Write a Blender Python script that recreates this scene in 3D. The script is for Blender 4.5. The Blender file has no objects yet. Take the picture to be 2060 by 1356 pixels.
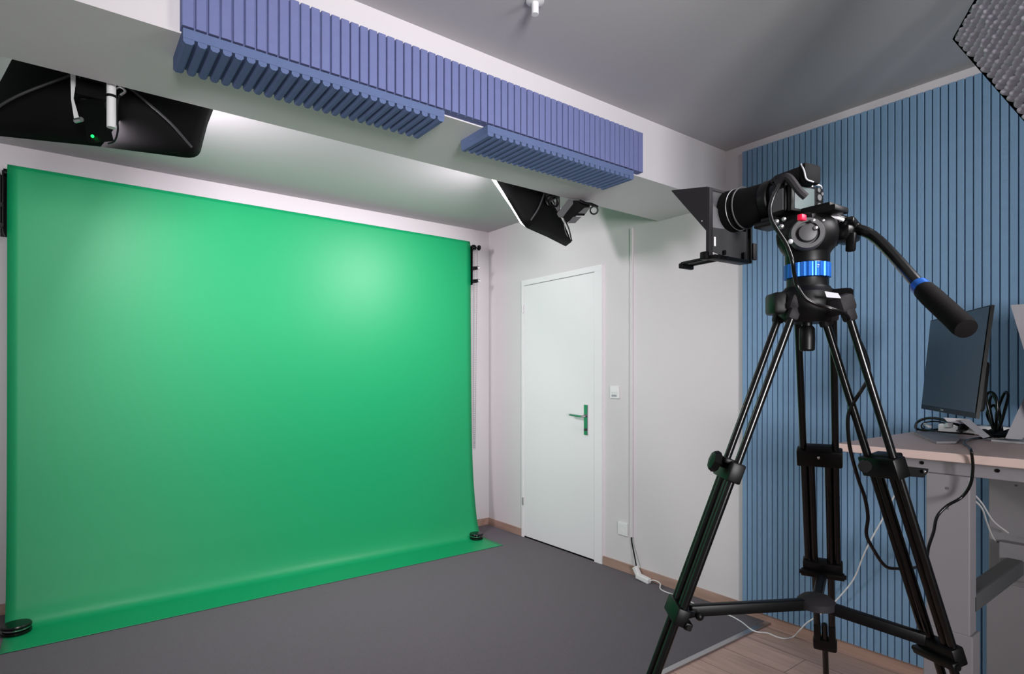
import bpy, bmesh, math, random
from mathutils import Vector, Matrix
random.seed(7)
V = Vector
COL = bpy.context.scene.collection
# ------------------------------------------------------------------ camera model (a 20.5 mm shift lens, level)
F, CX, HY, EYE = 1176.6, 1030.0, 758.0, 1.28
YAW = math.radians(37.3)
S_, C_ = math.sin(YAW), math.cos(YAW)
def ray(u, v):
    a = (u - CX) / F; b = (HY - v) / F
    return V((S_ + C_ * a, C_ - S_ * a, b))
def at(u, v, d): return V((0, 0, EYE)) + ray(u, v) * d            # measured from the photo: pixel + depth -> place in the room
def atz(u, v, z): r = ray(u, v); return V((0, 0, EYE)) + r * ((z - EYE) / r.z)
def atx(u, v, x): r = ray(u, v); return V((0, 0, EYE)) + r * (x / r.x)
def aty(u, v, y): r = ray(u, v); return V((0, 0, EYE)) + r * (y / r.y)

# ------------------------------------------------------------------ materials
def srgb(r, g, b):
    f = lambda c: (c / 255 / 12.92) if c <= 10 else ((c / 255 + .055) / 1.055) ** 2.4
    return (f(r), f(g), f(b), 1)
def mat(name, rgb, rough=.6, metal=0, spec=.5, noise=0, nscale=40, bump=0, bscale=200, coat=0, emit=None, estr=0, sheen=0):
    m = bpy.data.materials.new(name); m.use_nodes = True
    nt = m.node_tree; b = nt.nodes['Principled BSDF']
    c = srgb(*rgb)
    b.inputs['Base Color'].default_value = c
    b.inputs['Roughness'].default_value = rough
    b.inputs['Metallic'].default_value = metal
    b.inputs['Specular IOR Level'].default_value = spec
    if coat: b.inputs['Coat Weight'].default_value = coat
    if sheen: b.inputs['Sheen Weight'].default_value = sheen
    if emit:
        b.inputs['Emission Color'].default_value = srgb(*emit); b.inputs['Emission Strength'].default_value = estr
    tc = None
    if noise or bump: tc = nt.nodes.new('ShaderNodeTexCoord')
    if noise:
        n = nt.nodes.new('ShaderNodeTexNoise'); n.inputs['Scale'].default_value = nscale; n.inputs['Detail'].default_value = 4
        nt.links.new(tc.outputs['Object'], n.inputs['Vector'])
        mx = nt.nodes.new('ShaderNodeMix'); mx.data_type = 'RGBA'
        mx.inputs[6].default_value = tuple(x * (1 - noise) for x in c[:3]) + (1,)
        mx.inputs[7].default_value = tuple(min(1, x * (1 + noise)) for x in c[:3]) + (1,)
        nt.links.new(n.outputs['Fac'], mx.inputs[0]); nt.links.new(mx.outputs[2], b.inputs['Base Color'])
    if bump:
        n2 = nt.nodes.new('ShaderNodeTexNoise'); n2.inputs['Scale'].default_value = bscale; n2.inputs['Detail'].default_value = 3
        nt.links.new(tc.outputs['Object'], n2.inputs['Vector'])
        bp = nt.nodes.new('ShaderNodeBump'); bp.inputs['Strength'].default_value = bump; bp.inputs['Distance'].default_value = .002
        nt.links.new(n2.outputs['Fac'], bp.inputs['Height']); nt.links.new(bp.outputs['Normal'], b.inputs['Normal'])
    return m
M = {}
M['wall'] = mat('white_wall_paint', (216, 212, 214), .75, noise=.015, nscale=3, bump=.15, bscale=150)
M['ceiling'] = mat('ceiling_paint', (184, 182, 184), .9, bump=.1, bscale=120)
M['door'] = mat('door_lacquer', (240, 237, 240), .35)
M['carpet'] = mat('charcoal_carpet', (109, 104, 109), .95, noise=.22, nscale=260, bump=.8, bscale=500, spec=.15)
M['alu'] = mat('aluminium', (190, 190, 192), .35, metal=1)
M['chrome'] = mat('polished_steel', (190, 190, 192), .12, metal=1)
M['panel_blue'] = mat('blue_acoustic_felt', (124, 156, 186), .95, noise=.06, nscale=25, bump=.3, bscale=400, spec=.12)
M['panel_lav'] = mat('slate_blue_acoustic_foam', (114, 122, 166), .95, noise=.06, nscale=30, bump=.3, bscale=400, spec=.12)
M['foam'] = mat('slate_foam_bounce_tint', (98, 114, 152), .95, noise=.06, nscale=30, bump=.3, bscale=400, spec=.12)  # beam foam colour, darkened towards teal to carry green bounce light
M['green'] = mat('chroma_green_paper', (0, 155, 95), .46, noise=.02, nscale=2, spec=.5)
M['black'] = mat('black_plastic', (5, 5, 6), .42, spec=.22)
M['blackmatte'] = mat('matt_black', (5, 5, 6), .75, spec=.15)
M['blacktube'] = mat('black_anodised_tube', (5, 5, 6), .25, spec=.45)
M['blackfab'] = mat('black_softbox_cloth', (5, 5, 6), .7, noise=.2, nscale=8, spec=.15, bump=.2, bscale=60)
M['foamgrip'] = mat('dark_brown_foam', (11, 8, 9), .8, spec=.15, bump=.3, bscale=600)
M['grey'] = mat('dark_grey_plastic', (58, 58, 60), .5)
M['greywing'] = mat('charcoal_board', (36, 34, 37), .65, spec=.2)
M['blue'] = mat('blue_anodised_ring', (35, 105, 200), .3, metal=.5)
M['red'] = mat('red_catch', (225, 15, 60), .4)
M['lcd'] = mat('camera_display_glass', (40, 60, 60), .35, spec=.3)
M['screen'] = mat('monitor_glass', (12, 24, 26), .25, spec=.8)
M['silver'] = mat('silver_plastic', (178, 176, 180), .4, metal=.3)
M['desklam'] = mat('pale_oak_laminate', (206, 182, 174), .5, noise=.05, nscale=6)
M['deskmetal'] = mat('grey_powder_coat', (134, 131, 135), .55)
M['deskdark'] = mat('dark_grey_powder_coat', (88, 88, 88), .55)
M['whitep'] = mat('white_plastic', (232, 232, 232), .4)
M['whitecloth'] = mat('white_grid_cloth', (205, 200, 212), .8, sheen=.2)
M['glass'] = mat('beam_splitter_glass', (200, 200, 205), .05)
M['glass'].node_tree.nodes['Principled BSDF'].inputs['Transmission Weight'].default_value = .92
M['diff'] = mat('lit_diffuser', (240, 240, 245), .8, emit=(255, 246, 252), estr=5)
M['ledgreen'] = mat('green_indicator', (20, 220, 90), .4, emit=(20, 240, 90), estr=3)
M['label'] = mat('print_grey', (165, 165, 170), .6)
M['fitting'] = mat('offwhite_plastic', (225, 225, 225), .5)

def wood(name, c1, c2, gap, plank_w=.19, plank_l=1.3, rot=0, rough=.45, swap=True):
    m = bpy.data.materials.new(name); m.use_nodes = True
    nt = m.node_tree; b = nt.nodes['Principled BSDF']; N = nt.nodes.new; L = nt.links.new
    tc = N('ShaderNodeTexCoord'); mp = N('ShaderNodeMapping'); mp.inputs['Rotation'].default_value = (0, 0, math.pi / 2 if swap else 0)
    L(tc.outputs['Object'], mp.inputs['Vector'])
    br = N('ShaderNodeTexBrick'); br.inputs['Scale'].default_value = 1
    br.inputs['Brick Width'].default_value = plank_l; br.inputs['Row Height'].default_value = plank_w
    br.inputs['Mortar Size'].default_value = .0015; br.inputs['Color1'].default_value = srgb(*c1); br.inputs['Color2'].default_value = srgb(*c2)
    br.inputs['Mortar'].default_value = srgb(*gap); br.offset = .37
    L(mp.outputs[0], br.inputs['Vector'])
    m2 = N('ShaderNodeMapping'); m2.inputs['Scale'].default_value = (1.5, 18, 18); L(mp.outputs[0], m2.inputs['Vector'])
    n = N('ShaderNodeTexNoise'); n.inputs['Scale'].default_value = 2.2; n.inputs['Detail'].default_value = 6; L(m2.outputs[0], n.inputs['Vector'])
    cr = N('ShaderNodeValToRGB'); cr.color_ramp.elements[0].position = .3; cr.color_ramp.elements[0].color = (.62, .6, .58, 1); cr.color_ramp.elements[1].position = .7; cr.color_ramp.elements[1].color = (1, 1, 1, 1)
    L(n.outputs['Fac'], cr.inputs[0])
    mx = N('ShaderNodeMix'); mx.data_type = 'RGBA'; mx.blend_type = 'MULTIPLY'; mx.inputs[0].default_value = .8
    L(br.outputs['Color'], mx.inputs[6]); L(cr.outputs[0], mx.inputs[7]); L(mx.outputs[2], b.inputs['Base Color'])
    b.inputs['Roughness'].default_value = rough
    return m
M['wood'] = wood('oak_laminate_planks', (214, 178, 164), (200, 166, 152), (96, 74, 64))
M['base'] = wood('oak_skirting', (184, 152, 138), (180, 148, 134), (165, 135, 122), plank_w=3, plank_l=9)

# ------------------------------------------------------------------ mesh helpers
def newbm(): return bmesh.new()
def frame(z, hint=None):
    z = V(z).normalized(); h = V(hint) if hint is not None else (V((0, 0, 1)) if abs(z.z) < .95 else V((1, 0, 0)))
    x = h.cross(z)
    if x.length < 1e-6: x = V((1, 0, 0)).cross(z)
    x.normalize(); y = z.cross(x); return x, y, z
def box(bm, lo, hi, bev=0):
    c = [(lo[i] + hi[i]) / 2 for i in range(3)]; s = [abs(hi[i] - lo[i]) for i in range(3)]
    obox(bm, c, (1, 0, 0), (0, 1, 0), (0, 0, 1), s, bev)
def obox(bm, c, ax, ay, az, s, bev=0):
    r = bmesh.ops.create_cube(bm, size=1)
    ax, ay, az = V(ax).normalized(), V(ay).normalized(), V(az).normalized()
    m = Matrix((( ax.x * s[0], ay.x * s[1], az.x * s[2], c[0]), (ax.y * s[0], ay.y * s[1], az.y * s[2], c[1]), (ax.z * s[0], ay.z * s[1], az.z * s[2], c[2]), (0, 0, 0, 1)))
    bmesh.ops.transform(bm, matrix=m, verts=r['verts'])
    if bev:
        es = set(e for v in r['verts'] for e in v.link_edges)
        bmesh.ops.bevel(bm, geom=list(es), offset=bev, segments=2, affect='EDGES', profile=.5)
def cyl(bm, a, b, r1, r2=None, seg=20, caps=True):
    a, b = V(a), V(b); r2 = r1 if r2 is None else r2
    x, y, z = frame(b - a)
    A = [bm.verts.new(a + (x * math.cos(t) + y * math.sin(t)) * r1) for t in [2 * math.pi * i / seg for i in range(seg)]]
    B = [bm.verts.new(b + (x * math.cos(t) + y * math.sin(t)) * r2) for t in [2 * math.pi * i / seg for i in range(seg)]]
    for i in range(seg): bm.faces.new((A[i], A[(i + 1) % seg], B[(i + 1) % seg], B[i]))
    if caps: bm.faces.new(A[::-1]); bm.faces.new(B)
def lathe(bm, o, axis, prof, seg=32, caps=True):
    x, y, z = frame(axis); o = V(o); rings = []
    for (r, h) in prof:
        rings.append([bm.verts.new(o + z * h + (x * math.cos(t) + y * math.sin(t)) * max(r, 1e-5)) for t in [2 * math.pi * i / seg for i in range(seg)]])
    for A, B in zip(rings, rings[1:]):
        for i in range(seg): bm.faces.new((A[i], A[(i + 1) % seg], B[(i + 1) % seg], B[i]))
    if caps: bm.faces.new(rings[0][::-1]); bm.faces.new(rings[-1])
def smoothpath(pts, n=6):
    P = [V(p) for p in pts]; out = []
    for i in range(len(P) - 1):
        p0 = P[i - 1] if i else P[0] * 2 - P[1]; p1, p2 = P[i], P[i + 1]; p3 = P[i + 2] if i + 2 < len(P) else P[-1] * 2 - P[-2]
        for k in range(n):
            t = k / n
            out.append(.5 * ((2 * p1) + (p2 - p0) * t + (2 * p0 - 5 * p1 + 4 * p2 - p3) * t * t + (-p0 + 3 * p1 - 3 * p2 + p3) * t ** 3))
    out.append(P[-1]); return out
def tube(bm, pts, r, seg=10, smooth=6, radii=None):
    P = smoothpath(pts, smooth) if smooth else [V(p) for p in pts]
    rings = []; up = None
    for i, p in enumerate(P):
        d = (P[min(i + 1, len(P) - 1)] - P[max(i - 1, 0)])
        if d.length < 1e-9: d = V((0, 0, 1))
        d.normalize()
        if up is None: x, y, _ = frame(d)
        else:
            x = up - d * up.dot(d)
            x = x.normalized() if x.length > 1e-6 else frame(d)[0]
            y = d.cross(x)
        up = x
        rr = r if radii is None else radii[min(int(i / max(1, (len(P) - 1)) * (len(radii) - 1) + .5), len(radii) - 1)]
        rings.append([bm.verts.new(p + (x * math.cos(t) + y * math.sin(t)) * rr) for t in [2 * math.pi * k / seg for k in range(seg)]])
    for A, B in zip(rings, rings[1:]):
        for i in range(seg): bm.faces.new((A[i], A[(i + 1) % seg], B[(i + 1) % seg], B[i]))
    bm.faces.new(rings[0][::-1]); bm.faces.new(rings[-1])
def prism(bm, poly, ext):
    ext = V(ext)
    A = [bm.verts.new(V(p)) for p in poly]; B = [bm.verts.new(V(p) + ext) for p in poly]
    n = len(poly)
    for i in range(n): bm.faces.new((A[i], A[(i + 1) % n], B[(i + 1) % n], B[i]))
    bm.faces.new(A[::-1]); bm.faces.new(B)
def torus(bm, c, axis, R, r, seg=28, s2=8, arc=2 * math.pi, start=0):
    x, y, z = frame(axis); c = V(c)
    pts = [c + (x * math.cos(start + arc * i / seg) + y * math.sin(start + arc * i / seg)) * R for i in range(seg + 1)]
    tube(bm, pts, r, s2, 0)
def ball(bm, c, r, seg=12, sc=(1, 1, 1)):
    q = bmesh.ops.create_uvsphere(bm, u_segments=seg, v_segments=max(6, seg // 2 + 2), radius=r)
    bmesh.ops.transform(bm, matrix=Matrix.Translation(V(c)) @ Matrix.Diagonal((*sc, 1)), verts=q['verts'])
def quad(bm, a, b, c, d): bm.faces.new([bm.verts.new(V(p)) for p in (a, b, c, d)])
def obj(name, bm, m, parent=None, smooth=None):
    bmesh.ops.recalc_face_normals(bm, faces=bm.faces)
    me = bpy.data.meshes.new(name)
    org = V((0, 0, 0))
    if parent is not None: org = parent.matrix_world.translation.copy()
    if parent is not None:
        pm = parent
        off = V((0, 0, 0))
        while pm is not None: off += pm.location; pm = pm.parent
        org = off
        bmesh.ops.translate(bm, verts=bm.verts, vec=-org)
    if smooth is not None:
        for f in bm.faces: f.smooth = True
    bm.to_mesh(me); bm.free()
    o = bpy.data.objects.new(name, me); COL.objects.link(o)
    me.materials.append(m if not isinstance(m, str) else M[m])
    if parent is not None: o.parent = parent
    if smooth is not None:
        try: me.set_sharp_from_angle(angle=math.radians(smooth))
        except Exception: pass
    return o
def thing(name, label, cat, loc=(0, 0, 0), group=None):
    o = bpy.data.objects.new(name, None); COL.objects.link(o); o.location = loc; o.empty_display_size = .05
    o['label'] = label; o['category'] = cat
    if group: o['group'] = group
    return o
def tag(o, label, cat, group=None):
    o['label'] = label; o['category'] = cat
    if group: o['group'] = group
    return o
def struct(name, bm, m, label=None, smooth=None):
    o = obj(name, bm, m, None, smooth); o['kind'] = 'structure'
    if label: o['label'] = label
    return o
def mk(name, m, parent, fn, smooth=None):
    bm = newbm(); fn(bm); return obj(name, bm, m, parent, smooth)

# ------------------------------------------------------------------ the room
XW, YB, CE = 2.91, 4.15, 2.53
XL, YF = -.85, -2.3
T = .12
def st(name, m, lo, hi, label=None):
    bm = newbm(); box(bm, lo, hi); return struct(name, bm, m, label)
st('floor', 'wood', (XL - T, YF - T, -.1), (XW + T, YB + T, 0), 'pale oak laminate floor of the room')
st('wall_right', 'wall', (XW, YF - T, 0), (XW + T, YB + T, CE), 'white wall with the door and the blue ribbed panel')
st('wall_back', 'wall', (XL - T, YB, 0), (XW, YB + T, CE), 'white wall behind the green backdrop')
st('wall_left', 'wall', (XL - T, YF - T, 0), (XL, YB, CE), 'white wall on the left of the room')
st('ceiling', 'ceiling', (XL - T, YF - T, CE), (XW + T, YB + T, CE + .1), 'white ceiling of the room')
# wall behind the camera with a window opening added to admit the fill light
WX0, WX1, WZ0, WZ1 = -.82, .16, .85, 2.05
bm = newbm()
box(bm, (XL, YF - T, 0), (WX0, YF, CE)); box(bm, (WX1, YF - T, 0), (XW, YF, CE))
box(bm, (WX0, YF - T, 0), (WX1, YF, WZ0)); box(bm, (WX0, YF - T, WZ1), (WX1, YF, CE))
struct('wall_front', bm, 'wall', 'white wall behind the camera with an added window opening')
bm = newbm()
for lo, hi in (((WX0, YF - .09, WZ0), (WX0 + .05, YF - .03, WZ1)), ((WX1 - .05, YF - .09, WZ0), (WX1, YF - .03, WZ1)), ((WX0, YF - .09, WZ0), (WX1, YF - .03, WZ0 + .05)), ((WX0, YF - .09, WZ1 - .05), (WX1, YF - .03, WZ1)), (((WX0 + WX1) / 2 - .03, YF - .09, WZ0), ((WX0 + WX1) / 2 + .03, YF - .03, WZ1))):
    box(bm, lo, hi)
struct('added_window_1', bm, 'whitep', 'unseen white framed window added behind the camera')  # window added as a source for the front fill light
# ceiling beam
st('ceiling_beam', 'wall', (XL, 1.862, 2.24), (XW, 2.322, CE), 'white beam across the ceiling in front of the green backdrop area')
# carpet, edge strip, baseboards
bm = newbm(); box(bm, (XL, 1.622, 0), (XW - .012, YB, .006))
tag(obj('carpet', bm, 'carpet'), 'dark grey fitted carpet under the green backdrop and in front of the white door', 'carpet')
st('trim_1', 'alu', (XL, 1.596, 0), (XW - .012, 1.624, .009), 'metal edge strip between the grey carpet and the oak floor')
st('baseboard_back', 'base', (XL, YB - .012, .0), (XW, YB, .062))
bm = newbm(); box(bm, (XW - .012, 3.675, 0), (XW, YB - .012, .062)); box(bm, (XW - .012, YF, 0), (XW, 2.785, .062))
struct('baseboard_right', bm, 'base')
st('baseboard_left', 'base', (XL, YF, 0), (XL + .012, YB - .012, .062))

# ------------------------------------------------------------------ door
d = thing('door_1', 'plain white interior door with a steel lever handle in the right wall', 'door', (XW, 3.25, 0)); d['kind'] = 'structure'
del d['category']
def f(bm):
    box(bm, (XW - .018, 3.645, 0), (XW + .001, 3.672, 2.0045)); box(bm, (XW - .018, 2.79, 0), (XW + .001, 2.862, 2.0045))
    box(bm, (XW - .018, 2.79, 2.005), (XW + .001, 3.672, 2.045))
mk('door_frame', 'door', d, f)
leaf = mk('door_leaf', 'door', d, lambda bm: box(bm, (XW - .012, 2.868, .016), (XW + .0, 3.641, 2.0), .002))
mk('gap_shade', 'blackmatte', d, lambda bm: box(bm, (XW - .008, 2.862, .002), (XW, 3.645, .015)))  # black strip stands in for the shade under the door leaf
hx = XW - .012
def f(bm):
    box(bm, (hx - .008, 2.926, .872), (hx, 2.962, 1.084), .002)
es = mk('handle_plate', 'chrome', d, f)
def f(bm):
    cyl(bm, (hx - .008, 2.944, 1.004), (hx - .05, 2.944, 1.004), .009)
    tube(bm, [(hx - .05, 2.938, 1.004), (hx - .052, 2.98, 1.006), (hx - .05, 3.03, 1.008), (hx - .046, 3.062, 1.01)], .0085, 12)
mk('lever', 'chrome', es, f, 40)
mk('keyhole_cylinder', 'grey', es, lambda bm: cyl(bm, (hx - .008, 2.944, .91), (hx - .016, 2.944, .91), .009))
for z in (1.79, .26):
    mk('hinge', 'alu', d, lambda bm: cyl(bm, (XW - .022, 3.648, z), (XW - .022, 3.648, z + .06), .006, seg=10), 40)

# ------------------------------------------------------------------ switch, outlet, trunking
def plate(name, label, cat, y, z, kind):
    t = thing(name, label, cat, (XW, y, z))
    mk('cover_plate', 'whitep', t, lambda bm: box(bm, (XW - .012, y - .042, z - .042), (XW, y + .042, z + .042), .003))
    if kind == 'switch':
        mk('rocker', 'door', t, lambda bm: box(bm, (XW - .017, y - .026, z - .004), (XW - .011, y + .026, z + .03), .002))
        mk('socket_insert', 'label', t, lambda bm: box(bm, (XW - .0135, y - .022, z - .03), (XW - .011, y + .022, z - .016), .001))
    else:
        for dz in (-.02, .02):
            def g(bm):
                cyl(bm, (XW - .0115, y, z + dz), (XW - .0135, y, z + dz), .0165, seg=20)
            s = mk('socket', 'whitep', t, g, 40)
            for dy in (-.006, .006): mk('pin_hole', 'label', s, lambda bm: cyl(bm, (XW - .0112, y + dy, z + dz), (XW - .0142, y + dy, z + dz), .0016, seg=8))
    return t
plate('light_switch', 'white wall switch plate beside the door frame', 'switch', 2.683, 1.177, 'switch')
plate('wall_outlet', 'white double wall outlet low down beside the cable duct', 'outlet', 2.612, .282, 'outlet')
bm = newbm(); box(bm, (XW - .014, 2.526, .245), (XW, 2.547, 2.24), .002)
tag(obj('cable_duct', bm, 'wall'), 'thin white cable duct running up the wall to the beam', 'cable duct')
bm = newbm()
tube(bm, [(XW - .008, 2.536, .25), (XW - .014, 2.53, .22), (XW - .03, 2.49, .13), (XW - .05, 2.455, .06)], .0045, 8)
tag(obj('power_cable', bm, 'black'), 'short black cable from the cable duct down to the white plug', 'cable')
t = thing('extension_socket', 'white plug and extension socket lying against the skirting', 'socket', (XW - .06, 2.43, .006))
def f(bm):
    obox(bm, (XW - .05, 2.452, .05), (1, 0, 0), (0, .55, .83), (0, -.83, .55), (.03, .07, .03), .005)
mk('plug', 'whitep', t, f)
def f(bm):
    obox(bm, (XW - .055, 2.40, .026), (1, 0, 0), (0, .9, .1), (0, -.1, .9), (.036, .1, .032), .006)
mk('socket_body', 'whitep', t, f)
WC = [(XW - .055, 2.36, .02), (XW - .05, 2.32, .035), (XW - .055, 2.27, .03), (XW - .09, 2.23, .010)]
WC += [atz(u, v, .010) for u, v in ((1378, 1205), (1430, 1232), (1462, 1236), (1490, 1250), (1508, 1264), (1522, 1271))]
WC += [atz(u, v, .004) for u, v in ((1545, 1274), (1562, 1281), (1580, 1285), (1596, 1281))]
WC += [atx(1609, 1268, 2.80), atx(1622, 1254, 2.82), atx(1640, 1242, 2.83), atx(1668, 1222, 2.84), atx(1700, 1188, 2.84), atx(1720, 1160, 2.83), atx(1738, 1115, 2.80), atx(1758, 1075, 2.78), atx(1775, 1045, 2.75), atx(1795, 1005, 2.72), atx(1815, 970, 2.68), atx(1830, 925, 2.64)]
bm = newbm(); tube(bm, WC, .0033, 8, 5)
tag(obj('power_cable', bm, 'whitep'), 'white cable snaking over carpet and oak floor then rising to the desk', 'cable')

# ------------------------------------------------------------------ acoustic panels
def ribbed(bm, O, du, L, dn, depth, dv, Hh, pitch, groove, gd, bev=.002):
    """slab with ribs: O corner on the wall, du across the ribs, dn outward, dv along the ribs"""
    O, du, dn, dv = V(O), V(du), V(dn), V(dv)
    n = max(1, round(L / pitch)); p = L / n; d0 = depth - gd
    prism(bm, [O, O + du * L, O + du * L + dn * d0, O + dn * d0], dv * Hh)
    for i in range(n):
        a, b_ = i * p + (groove / 2 if i else 0), (i + 1) * p - (groove / 2 if i < n - 1 else 0)
        prism(bm, [O + du * x + dn * y for x, y in ((a, d0 - .0005), (a, depth - bev), (a + bev, depth), (b_ - bev, depth), (b_, depth - bev), (b_, d0 - .0005))], dv * Hh)
bm = newbm(); ribbed(bm, (XW, -.4, .05), (0, 1, 0), 2.143, (-1, 0, 0), .034, (0, 0, 1), 2.432, .028, .0042, .011)
tag(obj('acoustic_cladding', bm, 'panel_blue'), 'tall blue ribbed acoustic cladding covering the right wall behind the desk', 'acoustic cladding')
bm = newbm(); ribbed(bm, (.252, 1.862, 2.245), (1, 0, 0), 1.915, (0, -1, 0), .04, (0, 0, 1), .185, .032, .005, .012)
tag(obj('acoustic_cladding', bm, 'panel_lav'), 'long slate blue ribbed foam strip on the upright face of the beam', 'acoustic cladding')
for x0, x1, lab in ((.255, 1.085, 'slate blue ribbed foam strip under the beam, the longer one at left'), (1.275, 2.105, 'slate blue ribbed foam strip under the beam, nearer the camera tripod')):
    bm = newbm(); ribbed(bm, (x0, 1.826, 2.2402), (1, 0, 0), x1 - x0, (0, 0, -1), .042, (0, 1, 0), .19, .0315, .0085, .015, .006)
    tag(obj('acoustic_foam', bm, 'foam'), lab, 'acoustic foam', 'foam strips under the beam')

# ------------------------------------------------------------------ green backdrop
bk = thing('backdrop', 'large green seamless paper backdrop sweeping down onto the carpet', 'backdrop', (1.2, 3.9, .006))
prof = [(4.012, 2.385), (4.006, 2.372), (4.003, 2.35), (4.0, 2.2), (3.998, 1.8), (3.994, 1.4), (3.988, 1.0), (3.975, .65), (3.955, .42), (3.935, .28), (3.915, .17), (3.895, .095), (3.87, .045), (3.84, .018), (3.80, .009), (3.7, .0085), (3.6, .0085), (3.552, .0085)]
def f(bm):
    nx = 60; rows = []
    pp = smoothpath([V((0, y, z)) for y, z in prof], 4)
    for p in pp:
        row = []
        for i in range(nx + 1):
            t_ = i / nx; x = -.245 + 2.867 * t_
            fl = max(0, 1 - p.z / .8) if p.z > .03 else 0
            rip = .003 * math.sin(t_ * 5 + 1) * min(1, max(0, (2.35 - p.z) / .8)) * min(1, p.z / .5)
            row.append(bm.verts.new((x, p.y + rip, p.z)))
        rows.append(row)
    for A, B in zip(rows, rows[1:]):
        for i in range(nx): bm.faces.new((A[i], A[i + 1], B[i + 1], B[i]))
sh = mk('paper_sheet', 'green', bk, f, 60)
md = sh.modifiers.new('thickness', 'SOLIDIFY'); md.thickness = .0012
mk('paper_roll', 'green', bk, lambda bm: cyl(bm, (-.243, 4.047, 2.35), (2.62, 4.047, 2.35), .033, seg=32), 40)
mk('core_tube', 'black', bk, lambda bm: cyl(bm, (-.262, 4.047, 2.35), (2.642, 4.047, 2.35), .02, seg=24), 40)
def bracket(x, sgn, label):
    t = thing('backdrop_bracket', label, 'bracket', (x, YB, 2.2), 'backdrop brackets')
    def g(bm):
        box(bm, (x - .003, 3.985, 2.03), (x + .003, YB, 2.345), .001)
        box(bm, (x - .02, YB - .006, 2.03), (x + .02, YB, 2.36), .001)
    mk('bracket_plate', 'black', t, g)
    for k, z in enumerate((2.155, 2.05)):
        def g(bm):
            obox(bm, (x + sgn * .022, 3.99, z + .012), (1, 0, .15 * sgn), (0, 1, 0), (-.15 * sgn, 0, 1), (.045 + .008 * k, .03, .028), .003)
        hk = mk('roller_hook', 'black', t, g)
        mk('hook_ring', 'chrome', hk, lambda bm: torus(bm, (x + sgn * (.05 + .008 * k), 3.985, z + .02), (0, 1, .2), .012, .0025, 20, 6), 40)
    return t
br = bracket(2.632, 1, 'black triple bracket with hooks at the right end of the backdrop')
bl = bracket(-.262, -1, 'black triple bracket at the left end of the backdrop, cut by the frame')
def f(bm):
    lathe(bm, (2.655, 4.03, 2.345), (1, 0, 0), [(.018, 0), (.024, .01), (.024, .026), (.016, .036)], 20)
mk('chain_wheel', 'black', br, f, 40)
mk('chain_wheel', 'black', br, lambda bm: lathe(bm, (2.70, 4.01, 2.345), (1, 0, 0), [(.012, 0), (.022, .006), (.022, .016), (.012, .022)], 20), 40)
mk('wheel_axle', 'grey', br, lambda bm: cyl(bm, (2.63, 4.02, 2.345), (2.715, 4.01, 2.345), .005, seg=10), 40)
mk('guide_plate', 'grey', bl, lambda bm: box(bm, (-.30, 3.97, 2.06), (-.27, 4.04, 2.33), .003))
bm = newbm()
for dx, dz in ((0, 0), (.034, .01)):
    z = 2.325
    while z > .69:
        q = bmesh.ops.create_icosphere(bm, subdivisions=1, radius=.0058)
        bmesh.ops.translate(bm, verts=q['verts'], vec=(2.668 + dx * (.25 + .75 * (z - .6) / 1.7), 4.02, z)); z -= .0155
    cyl(bm, (2.668 + dx, 4.02, 2.33), (2.668 + dx * .3, 4.02, .68), .0016, seg=6)
tag(obj('bead_chain', bm, 'label'), 'long grey bead pull chain hanging beside the green backdrop', 'chain')
def weight(p, r, label):
    t = thing('floor_weight', label, 'weight', p, 'round weights holding down the backdrop')
    mk('lower_disc', 'blacktube', t, lambda bm: lathe(bm, p, (0, 0, 1), [(r * .93, 0), (r, .004), (r, .016), (r * .9, .02), (r * .72, .021)], 36), 40)
    mk('steel_band', 'chrome', t, lambda bm: lathe(bm, p + V((0, 0, .0215)), (0, 0, 1), [(r * .88, 0), (r * .88, .006)], 36), 40)
    mk('upper_disc', 'blacktube', t, lambda bm: lathe(bm, p + V((0, 0, .028)), (0, 0, 1), [(r * .85, 0), (r, .003), (r, .013), (r * .93, .018), (r * .3, .0185)], 36), 40)
weight(V((-.198, 3.80, .0095)), .062, 'round black weight on the near left corner of the green backdrop')
weight(V((2.555, 3.815, .0095)), .052, 'round black weight on the right edge of the green backdrop')

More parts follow.
